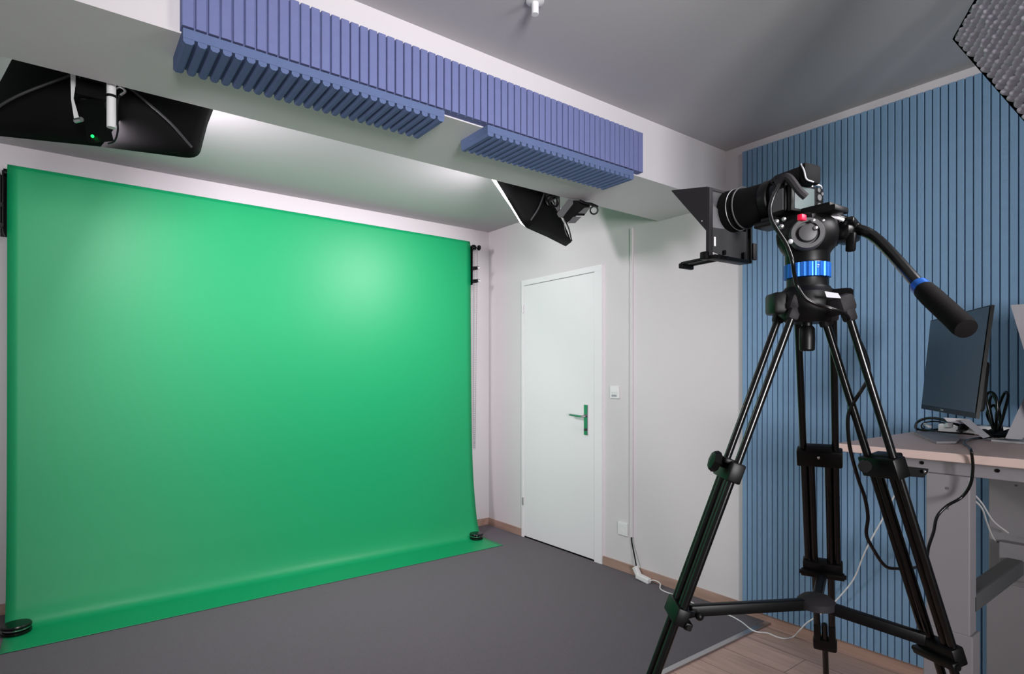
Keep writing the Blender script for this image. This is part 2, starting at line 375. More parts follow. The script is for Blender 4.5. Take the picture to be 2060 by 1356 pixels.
# ------------------------------------------------------------------ softboxes
LAMPS = []
def softbox(cor, apex, name_label, group, lamp_c, lamp_ax, lamp_s, strength_mat='diff', pole=None, extra=None, ring_r=.06, lip=False):
    """cor: four rim corners (bl, br, tr, tl); apex: speed ring centre"""
    cor = [V(c) for c in cor]; apex = V(apex)
    cen = sum(cor, V()) / 4
    t = thing('softbox_light', name_label, 'softbox', apex, group)
    n = (cor[1] - cor[0]).cross(cor[3] - cor[0]).normalized()
    if n.dot(cen - apex) < 0: n = -n
    RS = ring_r
    LAMPS.append((cen.copy(), n.copy()))
    ex, ey = (cor[1] - cor[0]).normalized(), (cor[3] - cor[0]).normalized()
    # rim with rounded corners
    def rim(scale=1, off=0, rr=.045, ns=5):
        pts = []
        for i in range(4):
            p, a, b = cor[i], cor[i - 1], cor[(i + 1) % 4]
            da, db = (a - p).normalized(), (b - p).normalized()
            for k in range(ns + 1):
                q = k / ns
                pts.append((p + da * rr * (1 - q) ** 2 + db * rr * q ** 2))
            # gently bowed side
            for q in (.3, .5, .7):
                m_ = p.lerp(b, q); pts.append(m_ + (cen - m_).normalized() * .006 * (1 - abs(q - .5) * 2.2))
        return [cen + (p - cen) * scale + n * off for p in pts]
    R0 = rim(); R1 = rim(1.0, .04)
    def g(bm):
        N = len(R0)
        ring = []
        steps = 8
        rings = [[bm.verts.new(p) for p in R1]]
        for k in range(steps + 1):
            q = k / steps
            rs = []
            for p in R0:
                c = p.lerp(apex + (p - cen).normalized() * RS, q)
                bul = math.sin(q * math.pi) * .022
                c = c + (p - cen).normalized() * bul - n * bul * .2
                rs.append(bm.verts.new(c))
            rings.append(rs)
        for A, B in zip(rings, rings[1:]):
            for i in range(N): bm.faces.new((A[i], A[(i + 1) % N], B[(i + 1) % N], B[i]))
        bm.faces.new(rings[-1])
    shell = mk('cloth_shell', 'blackfab', t, g, 50)
    md = shell.modifiers.new('thickness', 'SOLIDIFY'); md.thickness = .003
    RD = rim(.985, .028)
    if lip: RD = [p + (n * .019 + (p - cen).normalized() * .004 * (1 + math.sin(i * 2.1))) * max(0, 1 - (p - cor[0]).dot((cor[1] - cor[0]).normalized()) / .06) for i, p in enumerate(RD)]
    def g(bm):
        vs = [bm.verts.new(p) for p in RD]; c = bm.verts.new(cen + n * .07)
        for i in range(len(vs)): bm.faces.new((vs[i], vs[(i + 1) % len(vs)], c))
    df = mk('front_diffuser', strength_mat, t, g)
    for c in cor:
        def g(bm):
            a = apex + (c - cen).normalized() * .06; m_ = a.lerp(c, .5) + (c - cen).normalized() * .030 - n * .012
            e = cen + (c - cen) * .93
            tube(bm, [a - n * .006, m_, e + (c - cen).normalized() * .006 - n * .006], .0045, 8, 6)
        mk('support_rod', 'grey', t, g, 40)
    mk('speed_ring', 'black', t, lambda bm: lathe(bm, apex - n * .02, n, [(RS * 1.08, 0), (RS * 1.08, .02), (RS * .8, .025)], 28), 40)
    ax, ay, az = lamp_ax
    lb = mk('lamp_body', 'black', t, lambda bm: obox(bm, lamp_c, ax, ay, az, lamp_s, .012), 30)
    if extra: extra(t, lb)
    return t
h1 = V((.957, -.289, 0)); w1 = V((.26, .40, .86)).normalized()
BR = V((.395, 2.50, 2.14))
BL = BR - h1 * .68; TR = BR + w1 * .40; TL = BL + w1 * .40
ap1 = at(203, 142, 2.06)
def ex1(t, lb):
    def g(bm):  # flared rear housing, back face toward the room
        a = [at(158, 200, 1.97), at(208, 200, 1.97), at(229, 284, 1.95), at(178, 288, 1.95)]
        prism(bm, a, ray(190, 240).normalized() * .05)
    hb = mk('rear_housing', 'grey', t, g); hb.data.materials[0] = M['black']
    mk('indicator_lamp', 'ledgreen', hb, lambda bm: ball(bm, at(186, 274, 1.945), .005, 10))
    mk('upper_cover', 'blackmatte', t, lambda bm: obox(bm, at(181, 186, 2.0), (1, 0, 0), (0, 1, 0), (0, 0, 1), (.09, .07, .06), .012))
    mk('yoke_arm', 'whitep', t, lambda bm: prism(bm, [at(141, 128, 1.95), at(152, 130, 1.95), at(152, 172, 1.95), at(148, 198, 1.95), at(160, 240, 1.95), at(150, 246, 1.95), at(143, 200, 1.95)], ray(150, 190).normalized() * .018))
    mk('yoke_knob', 'chrome', t, lambda bm: cyl(bm, at(152, 243, 1.95), at(164, 240, 1.94), .008, seg=12), 40)
    mk('drop_pole', 'whitep', t, lambda bm: (cyl(bm, at(224, 257, 1.945), at(224, 3, 1.945), .0135, seg=16)), 40)
    mk('pole_collar', 'black', t, lambda bm: cyl(bm, at(224, 192, 1.945), at(224, 197, 1.945), .0155, seg=16), 40)
    mk('lamp_cable', 'blacktube', t, lambda bm: tube(bm, [at(248, 182, 1.96), at(238, 200, 1.95), at(236, 235, 1.945), at(237, 262, 1.94), at(231, 283, 1.94), at(218, 289, 1.95)], .003, 8), 40)
    mk('clamp', 'chrome', t, lambda bm: tube(bm, [at(232, 180, 1.96), at(244, 176, 1.95), at(252, 184, 1.95), at(243, 192, 1.95)], .004, 8), 40)
softbox([BL, BR, TR, TL], ap1, 'black softbox seen from behind at left, hanging past the beam with a green pilot light', 'softboxes behind the beam',
        at(188, 185, 2.03), ((1, 0, 0), (0, 1, 0), (0, 0, 1)), (.08, .08, .14), 'diff', None, ex1)
h2 = V((.918, .395, 0)); w2 = V((-.30, .42, .85)).normalized()
Q1 = at(1066, 447, 3.12); Q2 = Q1 + h2 * .575
ap2 = at(1094, 385, 3.22)
VD = ray(1150, 425).normalized()
def ex2(t, lb):
    mk('lamp_head', 'grey', t, lambda bm: prism(bm, [at(1120, 430, 3.13), at(1143, 401, 3.13), at(1152, 402, 3.13), at(1153, 410, 3.13), at(1132, 437, 3.13), at(1124, 437, 3.13)], VD * .08))
    mk('rear_housing', 'blackmatte', t, lambda bm: prism(bm, [at(1133, 437, 3.14), at(1153, 403, 3.14), at(1166, 404, 3.14), at(1186, 410, 3.14), at(1187, 418, 3.14), at(1175, 434, 3.14), at(1160, 434, 3.14), at(1140, 449, 3.14)], VD * .07))
    mk('control_plate', 'grey', t, lambda bm: prism(bm, [at(1163, 429, 3.12), at(1176, 418, 3.12), at(1187, 417, 3.12), at(1178, 430, 3.12)], VD * .03))
    mk('barn_plate', 'grey', t, lambda bm: prism(bm, [at(1142, 449, 3.12), at(1153, 436, 3.12), at(1170, 436, 3.12), at(1157, 449, 3.12)], VD * .03))
    mk('handle_loop', 'black', t, lambda bm: torus(bm, at(1195, 423, 3.12), VD, .020, .0045, 20, 6), 40)
    mk('yoke_arm', 'black', t, lambda bm: tube(bm, [at(1166, 404, 3.13), at(1178, 409, 3.12), at(1190, 411, 3.12), at(1203, 417, 3.12)], .008, 8), 40)
    mk('coiled_cable', 'black', t, lambda bm: (torus(bm, at(1110, 403, 3.16), VD + V((.5, 0, .5)), .032, .008, 20, 6), torus(bm, at(1114, 406, 3.15), VD + V((.7, 0, .3)), .026, .006, 20, 6)), 40)
    mk('safety_cord', 'chrome', t, lambda bm: tube(bm, [at(1126, 436, 3.1), at(1134, 440, 3.1), at(1135, 452, 3.1), at(1137, 464, 3.1), at(1142, 476, 3.1)], .002, 6), 40)
    mk('mount_rod', 'grey', t, lambda bm: cyl(bm, at(1123, 425, 3.16), at(1123, 293, 3.16), .009, seg=12), 40)
softbox([Q1, Q2, Q2 + w2 * .46, Q1 + w2 * .46], ap2, 'black softbox seen from the side at right, hanging past the beam near the door', 'softboxes behind the beam',
        at(1106, 396, 3.19), ((1, -.6, .6), (.3, .9, 0), (-.5, .1, .9)), (.07, .06, .05), 'diff', None, ex2, .035, True)

# softbox with a white fabric grid, upper right
K = at(1926, 76, 1.42)
e1 = (at(1969, 0, 1.35) - K).normalized(); e2 = (at(2060, 228, 1.245) - K).normalized(); e2 = (e2 - e1 * e2.dot(e1)).normalized()
nn = e1.cross(e2).normalized()
if nn.dot(ray(2000, 80)) > 0: nn = -nn
A1, A2 = .44, .60
t = thing('grid_softbox', 'softbox with a pale cloth honeycomb grid at the top right corner', 'softbox', K + nn * -.3 + e1 * A1 / 2 + e2 * A2 / 2)
def f(bm):
    n2 = 26; pit = A2 / n2; n1 = 44; q1 = A1 / n1; sub = 4
    for j in range(n2):
        rows = []
        jit = [random.uniform(.7, 1.15) for _ in range(n1 + 1)]
        for b_ in range(sub + 1):
            row = []
            vv = b_ / sub
            for i in range(n1 * 3 + 1):
                uu = i / 3
                ph = abs(math.sin(math.pi * uu)) ** .6
                hgt = .016 * math.sin(math.pi * vv) ** .55 * (.72 + .28 * ph) * jit[int(uu)]
                wob = .0012 * math.sin(uu * 2.3 + j * 1.7)
                row.append(bm.verts.new(K + e1 * (uu * q1) + e2 * ((j + .09 + .82 * vv) * pit + wob) + nn * (hgt)))
            rows.append(row)
        for A, B in zip(rows, rows[1:]):
            for i in range(len(A) - 1): bm.faces.new((A[i], A[i + 1], B[i + 1], B[i]))
mk('cloth_grid', 'whitecloth', t, f, 60)
mk('grid_backing', 'blackfab', t, lambda bm: prism(bm, [K, K + e1 * A1, K + e1 * A1 + e2 * A2, K + e2 * A2], nn * -.004))
def f(bm):
    out = [K - e1 * .006 - e2 * .006, K + e1 * (A1 + .006) - e2 * .006, K + e1 * (A1 + .006) + e2 * (A2 + .006), K - e1 * .006 + e2 * (A2 + .006)]
    cc = sum(out, V()) / 4
    ap = cc - nn * .3
    A = [bm.verts.new(p + nn * .006) for p in out]; B = [bm.verts.new(p - nn * .05) for p in out]
    Cc = [bm.verts.new(ap + (p - cc).normalized() * .08) for p in out]
    for i in range(4):
        bm.faces.new((A[i], A[(i + 1) % 4], B[(i + 1) % 4], B[i])); bm.faces.new((B[i], B[(i + 1) % 4], Cc[(i + 1) % 4], Cc[i]))
    bm.faces.new(Cc)
mk('cloth_shell', 'blackfab', t, f)
def f(bm):
    for k in range(15):
        p = K + e1 * (k * .028 + .006); obox(bm, p - e2 * .008 + nn * .001, e1, e2, nn, (.012, .012, .004), .001)
mk('hook_tape', 'label', t, f)
mk('lamp_body', 'black', t, lambda bm: cyl(bm, K + e1 * A1 / 2 + e2 * A2 / 2 - nn * .29, K + e1 * A1 / 2 + e2 * A2 / 2 - nn * .4, .06))
kc = K + e1 * A1 / 2 + e2 * A2 / 2 - nn * .36
mk('drop_pole', 'fitting', t, lambda bm: cyl(bm, kc, (kc.x, kc.y, CE), .014))

# ------------------------------------------------------------------ tripod
TC = V((1.370, .666, 0))
TH = math.radians(4)
ef = V((math.sin(TH), math.cos(TH), 0)); er = V((math.cos(TH), -math.sin(TH), 0)); uz = V((0, 0, 1))
def Lc(r, f_, z): return TC + er * r + ef * f_ + uz * z
LEG = []
for (u0, v0, d0, u1, v1, d1, ta) in ((1579, 640, 1.365, 1362, 1228, 1.372, 51), (1640, 640, 1.413, 1655, 1140, 1.632, 112), (1685, 645, 1.305, 1892, 1306, 1.283, 62)):
    a = at(u0, v0, d0); b_ = at(u1, v1, d1); dr = (b_ - a).normalized()
    foot = a + dr * (a.z / -dr.z)
    LEG.append((a, b_, foot, dr, V((math.cos(math.radians(ta)), math.sin(math.radians(ta)), 0))))
tp = thing('camera_tripod', 'tall black video tripod with fluid head standing before the blue ribbed wall', 'tripod', (TC.x, TC.y, 0))
LOCK = ((1457, 942, 1.368), (1650, 918, 1.53), (1779, 938, 1.293))
hub = at(1642, 1214, 1.41)
for i, (a, b_, foot, dr, tn) in enumerate(LEG):
    tn = (tn - dr * tn.dot(dr)).normalized(); nr = dr.cross(tn).normalized()
    if nr.dot(foot - V((TC.x, TC.y, 0))) < 0: nr = -nr
    k = at(*LOCK[i]); k = a + dr * (k - a).dot(dr)
    def g(bm):
        for s in (-1, 1):
            cyl(bm, a + tn * s * .038 - dr * .03, b_ + tn * s * .036, .0084, seg=16)
    leg = mk('leg', 'blacktube', tp, g, 40)
    def g(bm):
        for s in (-1, 1):
            cyl(bm, k + tn * s * .02, b_ + dr * .26 + tn * s * .019, .0088, seg=16)
    mk('middle_tube', 'blacktube', leg, g, 40)
    def g(bm):
        cyl(bm, b_ + dr * .2, foot, .008, seg=16); 
    mk('lower_tube', 'blacktube', leg, g, 40)
    mk('leg_lock', 'black', leg, lambda bm: (obox(bm, k, tn, nr, dr, (.106, .032, .046), .004), obox(bm, k - dr * .02 + nr * .012, tn, nr, dr, (.07, .03, .012), .003)), 30)
    if i == 0:
        mk('lock_knob', 'black', leg, lambda bm: (lathe(bm, k + nr * .016 - dr * .008, nr, [(.008, 0), (.008, .012), (.024, .014), (.026, .022), (.022, .03), (.01, .033)], 8)), 30)
    elif i == 1:
        mk('lock_knob', 'blackmatte', leg, lambda bm: obox(bm, k - dr * .026 - nr * .01, tn, nr, dr, (.06, .02, .012), .003))
        mk('lock_screw', 'chrome', leg, lambda bm: ball(bm, at(1647, 921, 1.505), .0045, 10), 40)
    else:
        mk('lock_lever', 'blackmatte', leg, lambda bm: prism(bm, [at(1815, 937, 1.275), at(1868, 943, 1.26), at(1867, 950, 1.26), at(1858, 961, 1.26), at(1810, 957, 1.275)], ray(1840, 950) * .02))
        mk('lock_screw', 'chrome', leg, lambda bm: ball(bm, at(1860, 949, 1.255), .004, 10), 40)
        mk('lock_knob', 'black', leg, lambda bm: lathe(bm, at(1741, 938, 1.29), ray(1741, 938), [(.013, -.01), (.015, 0), (.013, .012)], 10), 30)
    mk('spreader_bracket', 'black', leg, lambda bm: (obox(bm, b_, tn, nr, dr, (.098, .03, .04), .004), obox(bm, b_ + dr * .012 - nr * .018, tn, nr, dr, (.108, .018, .018), .004), cyl(bm, b_ + dr * .012 - nr * .018 - tn * .058, b_ + dr * .012 - nr * .018 + tn * .058, .006, seg=12)), 30)
    k2 = b_ + dr * .24
    mk('lower_lock', 'black', leg, lambda bm: (obox(bm, k2 - tn * .019, tn, nr, dr, (.018, .022, .085), .004), obox(bm, k2 + tn * .019, tn, nr, dr, (.018, .022, .085), .004), obox(bm, k2 + dr * .03, tn, nr, dr, (.062, .024, .04), .006)), 30)
    mk('rubber_foot', 'blackmatte', leg, lambda bm: lathe(bm, V((foot.x, foot.y, 0)), (0, 0, 1), [(.022, 0), (.024, .012), (.016, .03), (.01, .05)], 18), 40)
    # spreader arm
    e = b_ + dr * (-.008 if i == 0 else -.028 if i == 2 else .012) - nr * .022
    def g(bm):
        dd = (e - hub); L_ = dd.length; dd.normalize(); sd = dd.cross(uz).normalized()
        obox(bm, hub + dd * L_ * .5, dd, sd, sd.cross(dd), (L_ * .96, .022, .026), .004)
    mk('spreader_arm', 'black', tp, g, 30)
mk('spreader_hub', 'greywing', tp, lambda bm: lathe(bm, hub - uz * .012, uz, [(.03, 0), (.042, .004), (.042, .02), (.03, .03), (.012, .034)], 24), 40)
# extra brace and wing screw as in the photo
mk('wing_screw', 'black', tp, lambda bm: (obox(bm, at(1392, 1236, 1.34), er, ef, uz, (.03, .012, .012), .003), ball(bm, at(1407, 1240, 1.335), .010, 10), cyl(bm, at(1370, 1228, 1.35), at(1398, 1238, 1.335), .006, seg=10)), 40)

# crown
def f(bm):
    lathe(bm, TC + uz * 1.425, uz, [(.045, -.02), (.062, 0), (.066, .03), (.064, .048), (.05, .058), (.048, .062)], 36)
    for (a, b_, foot, dr, tn) in LEG:
        tn = (tn - dr * tn.dot(dr)).normalized(); nr = dr.cross(tn).normalized()
        c = TC + uz * 1.452
        out = V((a.x - TC.x, a.y - TC.y, 0)).normalized()
        obox(bm, c + out * .05 - uz * .002, tn, out, uz, (.06, .07, .05), .008)
crown = mk('crown', 'black', tp, f, 35)
for (a, b_, foot, dr, tn) in LEG:
    tn = (tn - dr * tn.dot(dr)).normalized(); nr = dr.cross(tn).normalized()
    mk('leg_shoulder', 'greywing', tp, lambda bm: (obox(bm, a - dr * .032, tn, nr, dr, (.104, .04, .042), .012), obox(bm, a - dr * .012 - tn * .038, tn, nr, dr, (.024, .024, .04), .006), obox(bm, a - dr * .012 + tn * .038, tn, nr, dr, (.024, .024, .04), .006)), 35)
mk('crown_label', 'label', crown, lambda bm: prism(bm, [at(1659, 586, 1.255), at(1686, 590, 1.255), at(1692, 600, 1.255), at(1663, 598, 1.255)], ray(1670, 595) * .004))
def f(bm):
    cyl(bm, TC + uz * 1.41, TC + uz * 1.385, .011)
    lathe(bm, TC + uz * 1.398, -uz, [(.012, 0), (.0165, .006), (.0172, .03), (.0165, .055), (.013, .058)], 24)
mk('bowl_clamp_grip', 'grey', tp, f, 40).data.materials[0] = M['black']

# fluid head
def f(bm):
    lathe(bm, TC + uz * 1.484, uz, [(.046, 0), (.044, .008), (.044, .022)], 36)
    lathe(bm, TC + uz * 1.541, uz, [(.046, 0), (.0475, .004), (.0475, .022), (.05, .026)], 36)
    lathe(bm, TC + uz * 1.563, uz, [(.046, 0), (.056, .012), (.064, .03), (.066, .05), (.062, .07), (.05, .082)], 40)
    obox(bm, Lc(.01, 0, 1.615), er, ef, uz, (.125, .09, .075), .02)
    obox(bm, Lc(.095, -.005, 1.632), er, ef, uz, (.09, .05, .05), .016)
head = mk('fluid_head', 'black', tp, f, 35)
def f(bm):
    seg = 48; pr = []
    for k in range(seg * 2):
        t_ = math.pi * k / seg; R = .0495 if (k // 2) % 2 == 0 else .0475
        pr.append(TC + V((math.cos(t_) * R, math.sin(t_) * R, 1.508)))
    prism(bm, pr, uz * .032)
mk('lock_ring', 'blue', head, f, 25)
mk('drag_knob', 'grey', head, lambda bm: lathe(bm, Lc(-.06, -.035, 1.598), -er * .8 - ef * .6, [(.036, -.02), (.036, .0), (.033, .006), (.025, .006), (.025, -.002), (.02, -.002), (.018, .01), (.008, .012)], 36), 30)
mk('bubble_level', 'label', head, lambda bm: ball(bm, at(1590, 486, 1.262), .0055, 12), 40)
mk('mounting_plate', 'black', head, lambda bm: (obox(bm, Lc(.0, .02, 1.652), er, ef, uz, (.058, .2, .014), .003), obox(bm, Lc(-.0, .02, 1.663), er, ef, uz, (.046, .17, .01), .002)), 30)
mk('release_catch', 'red', head, lambda bm: obox(bm, at(1613, 438, 1.262), er, ef, uz, (.018, .012, .013), .002), 30)
for p, s in (((1562, 446, 1.27), .007), ((1577, 441, 1.27), .006), ((1636, 444, 1.28), .006), ((1641, 459, 1.28), .0065), ((1656, 444, 1.29), .005), ((1572, 456, 1.27), .007)):
        mk('adjust_screw', 'alu', head, lambda bm: ball(bm, at(*p), s * .8, 10), 40)
def f(bm):
    for k, (u, v, w) in enumerate(((1652, 521, .010), (1662, 521, .004), (1653, 528, .008), (1660, 529, .009), (1653, 533, .008))):
        c = at(u, v, 1.29)
        dxy = V((c.x - TC.x, c.y - TC.y, 0)).normalized(); c2 = TC + dxy * .0478 + uz * c.z
        obox(bm, c2, dxy.cross(uz), dxy, uz, (w, .001, .0015))
mk('printed_marks', 'label', head, f)
# side arm + pan handle
mk('handle_mount', 'blacktube', head, lambda bm: (tube(bm, [at(1662, 437, 1.37), at(1680, 443, 1.36), at(1706, 452, 1.355), at(1722, 462, 1.345)], .016, 14), obox(bm, at(1700, 470, 1.36), er, ef, uz, (.06, .05, .045), .012), obox(bm, at(1714, 455, 1.35), (1, 0, -.35), (0, 1, 0), (.35, 0, 1), (.06, .03, .018), .004)), 35)
mk('arm_highlight', 'silver', head, lambda bm: tube(bm, [at(1652, 428, 1.33), at(1664, 434, 1.33), at(1682, 438, 1.33), at(1697, 443, 1.33)], .004, 8), 40)  # pale tube stands in for a highlight along the handle arm
mk('handle_lever', 'black', head, lambda bm: obox(bm, at(1712, 487, 1.33), (1, 0, 0), (0, 1, 0), (.12, 0, 1), (.016, .02, .045), .005), 30)
ph = mk('pan_handle', 'blacktube', tp, lambda bm: tube(bm, [at(1712, 458, 1.355), at(1738, 465, 1.33), at(1760, 478, 1.31), at(1790, 507, 1.26), at(1852, 577, 1.15)], .0118, 18, 8), 50)
g0, g1 = at(1852, 577, 1.15), at(1946, 664, 1.0)
gd = (g1 - g0).normalized()
mk('handle_collar', 'blue', ph, lambda bm: cyl(bm, g0 - gd * .006, g0 + gd * .014, .0168, seg=28), 40)
mk('handle_grip', 'foamgrip', ph, lambda bm: lathe(bm, g0 + gd * .014, gd, [(.0165, 0), (.0185, .004), (.0195, .03), (.019, (g1 - g0).length * .7), (.0195, (g1 - g0).length - .03), (.0175, (g1 - g0).length - .018), (.008, (g1 - g0).length - .016)], 30), 40)

# ------------------------------------------------------------------ camera
cm = thing('video_camera', 'black mirrorless camera on top of the tripod with its rear display visible', 'camera', Lc(0, .03, 1.67))
ZC = 1.70
TB = math.radians(12)                                               # body turned a little further to the right than the plate
bf = V((math.sin(TB), math.cos(TB), 0)); brr = V((math.cos(TB), -math.sin(TB), 0))
def Lb(r, f_, z): return TC + brr * r + bf * f_ + uz * z
def f(bm):
    obox(bm, Lb(.008, .035, 1.697), brr, bf, uz, (.136, .05, .074), .01)
    obox(bm, Lb(.06, .055, 1.695), brr, bf, uz, (.036, .06, .074), .012)
    obox(bm, Lb(-.005, .035, 1.737), brr, bf, uz, (.07, .05, .018), .007)
mk('camera_body', 'black', cm, f, 35)
def f(bm):
    obox(bm, Lb(-.012, .028, 1.742), brr, bf, uz, (.06, .085, .044), .014)
    obox(bm, Lb(-.012, .055, 1.744), brr, bf, uz, (.06, .045, .03), .012)
vf = mk('viewfinder', 'black', cm, f, 35)
mk('eyecup', 'blackmatte', vf, lambda bm: (obox(bm, Lb(-.012, -.016, 1.744), brr, bf, uz, (.056, .022, .046), .009)), 35)
def f(bm):
    tube(bm, [Lb(-.038, -.014, 1.764), Lb(-.0405, -.024, 1.745), Lb(-.038, -.028, 1.726), Lb(-.016, -.029, 1.722)], .0018, 6)
mk('eyecup_rim', 'label', vf, f)
dp = mk('display', 'black', cm, lambda bm: obox(bm, Lb(-.012, .004, 1.692), brr, bf, uz, (.086, .012, .064), .003), 30)
mk('display_glass', 'lcd', dp, lambda bm: obox(bm, Lb(-.012, -.0025, 1.692), brr, bf, uz, (.066, .001, .052)))
def f(bm):
    for (r, z, q) in ((.048, 1.722, .005), (.05, 1.705, .0075), (.05, 1.683, .009), (.046, 1.665, .004), (.06, 1.715, .004)):
        cyl(bm, Lb(r, .011, z), Lb(r, .005, z), q, seg=14)
mk('control_buttons', 'grey', cm, f, 40)
def f(bm):
    cyl(bm, Lb(.05, .035, 1.734), Lb(.05, .035, 1.744), .013, seg=24); cyl(bm, Lb(.03, .05, 1.734), Lb(.03, .05, 1.742), .009, seg=20); cyl(bm, Lb(.066, .06, 1.731), Lb(.066, .06, 1.74), .008, seg=20)
mk('top_dial', 'chrome', cm, f, 40)
def f(bm):
    cyl(bm, Lb(-.047, .035, 1.734), Lb(-.047, .035, 1.744), .013, seg=24); 
    for r, f_, z in ((-.058, .02, 1.74), (-.052, .05, 1.74), (-.035, .012, 1.74)): ball(bm, Lb(r, f_, z), .003, 8)
mk('mode_dial', 'black', cm, f, 40)
mk('top_edge_trim', 'label', cm, lambda bm: tube(bm, [Lb(.03, .01, 1.735), Lb(.06, .01, 1.735), Lb(.075, .02, 1.729)], .002, 6))
def f(bm):
    tube(bm, [Lb(-.062, .03, 1.731), Lb(-.064, .0, 1.735), Lb(-.052, -.02, 1.70), Lb(-.040, -.028, 1.685)], .009, 8)
mk('strap', 'greywing', cm, f, 40)
mk('side_port_door', 'grey', cm, lambda bm: (obox(bm, Lb(-.0605, .03, 1.69), brr, bf, uz, (.003, .03, .05), .001)))
# lens with cloth sleeve
def f(bm):
    lathe(bm, Lc(0, .055, 1.712), ef + uz * .0, [(.036, 0), (.041, .01), (.0455, .03), (.047, .06), (.048, .10), (.052, .125), (.054, .15), (.05, .153)], 40)
    lathe(bm, Lc(0, .05, 1.712), ef, [(.033, 0), (.033, .02)], 32)
lens = mk('lens', 'blackmatte', cm, f, 40)
mk('focus_ring', 'black', lens, lambda bm: lathe(bm, Lc(0, .075, 1.712), ef, [(.0465, 0), (.049, .003), (.049, .022), (.0475, .025)], 40), 30)
mk('filter_rim', 'alu', lens, lambda bm: torus(bm, Lc(0, .183, 1.712), ef, .0528, .0012, 40, 6))
mk('filter_rim', 'grey', lens, lambda bm: torus(bm, Lc(0, .165, 1.712), ef, .0522, .0022, 40, 6))
# ------------------------------------------------------------------ teleprompter
tl = thing('teleprompter', 'black teleprompter hood fixed in front of the camera lens', 'teleprompter', Lc(0, .21, 1.58))
r0, r1 = -.087, .069
zt, zb = 1.762, 1.583
fp = .21
def f(bm):
    for lo, hi in (((r0, zt - .006), (r1, zt)), ((r0, 1.655), (r1, 1.662))):
        obox(bm, Lc((lo[0] + hi[0]) / 2, fp, (lo[1] + hi[1]) / 2), er, ef, uz, (hi[0] - lo[0], .006, hi[1] - lo[1]), .001)
    obox(bm, Lc(r0 + .006, fp, (zt + zb) / 2), er, ef, uz, (.014, .012, zt - zb), .002)
    obox(bm, Lc(r1 - .003, fp, (zt + zb) / 2), er, ef, uz, (.007, .012, zt - zb), .001)
mk('upright_frame', 'greywing', tl, f, 30)
mk('beam_splitter', 'glass', tl, lambda bm: prism(bm, [Lc(r0 + .01, fp, zt - .005), Lc(r1 - .005, fp, zt - .005), Lc(r1 - .005, fp + .003, 1.66), Lc(r0 + .01, fp + .003, 1.66)], ef * .002))
for r_, nm in ((r0 - .002, 1), (r1, 2)):
    mk('hood_side', 'greywing', tl, lambda bm: prism(bm, [Lc(r_, fp, zt), Lc(r_, fp + .118, zt + .022), Lc(r_, fp, 1.648)], er * .003))
mk('hood_top', 'greywing', tl, lambda bm: prism(bm, [Lc(r0, fp, zt), Lc(r0, fp + .118, zt + .022), Lc(r1, fp + .118, zt + .022), Lc(r1, fp, zt)], uz * .002))
mk('hood_print', 'label', tl, lambda bm: prism(bm, [at(1412, 443, 1.50), at(1422, 451, 1.50), at(1423, 454, 1.50), at(1411, 445, 1.50)], ray(1418, 448) * .001))
mk('rear_plate', 'grey', tl, lambda bm: prism(bm, [Lc(r0 + .012, fp - .006, 1.66), Lc(r1, fp - .006, 1.668), Lc(r1, fp - .006, 1.592), Lc(.02, fp - .006, 1.585), Lc(r0 + .012, fp - .006, 1.6)], ef * .004))
def f(bm):
    for p, q in (((1408, 512), (1480, 512)), ((1399, 524), (1470, 515))):
        a, b_ = Lc(-.075, .29, 1.575), None
    for rr_ in (-.08, -.045):
        obox(bm, Lc(rr_, .24, 1.583), er, ef, uz, (.010, .12, .008), .002)
    obox(bm, Lc(-.062, .30, 1.577), er, ef, uz, (.05, .012, .014), .003)
    obox(bm, Lc(-.02, .2, 1.583), er, ef, uz, (.14, .03, .01), .002)
    obox(bm, Lc(-.09, .215, 1.588), er, ef, uz, (.022, .02, .02), .003)
mk('tablet_rail', 'black', tl, f, 30)
mk('white_clip', 'whitep', tl, lambda bm: obox(bm, at(1438, 486, 1.49), er, ef, uz, (.006, .003, .024), .001))
for r_, h_ in ((-.035, .012), (.045, .02)):
    mk('thumb_screw', 'black', tl, lambda bm: obox(bm, Lc(r_, fp - .01, 1.60), er, ef, uz, (.007, .01, h_), .002))
mk('side_bracket', 'black', tl, lambda bm: obox(bm, Lc(r1 + .012, fp - .0, 1.635), er, ef, uz, (.006, .02, .10), .002))
ph2 = mk('phone_holder', 'grey', tl, lambda bm: obox(bm, Lc(r1 + .022, fp - .01, 1.617), er, ef, uz, (.018, .01, .045), .003), 30)
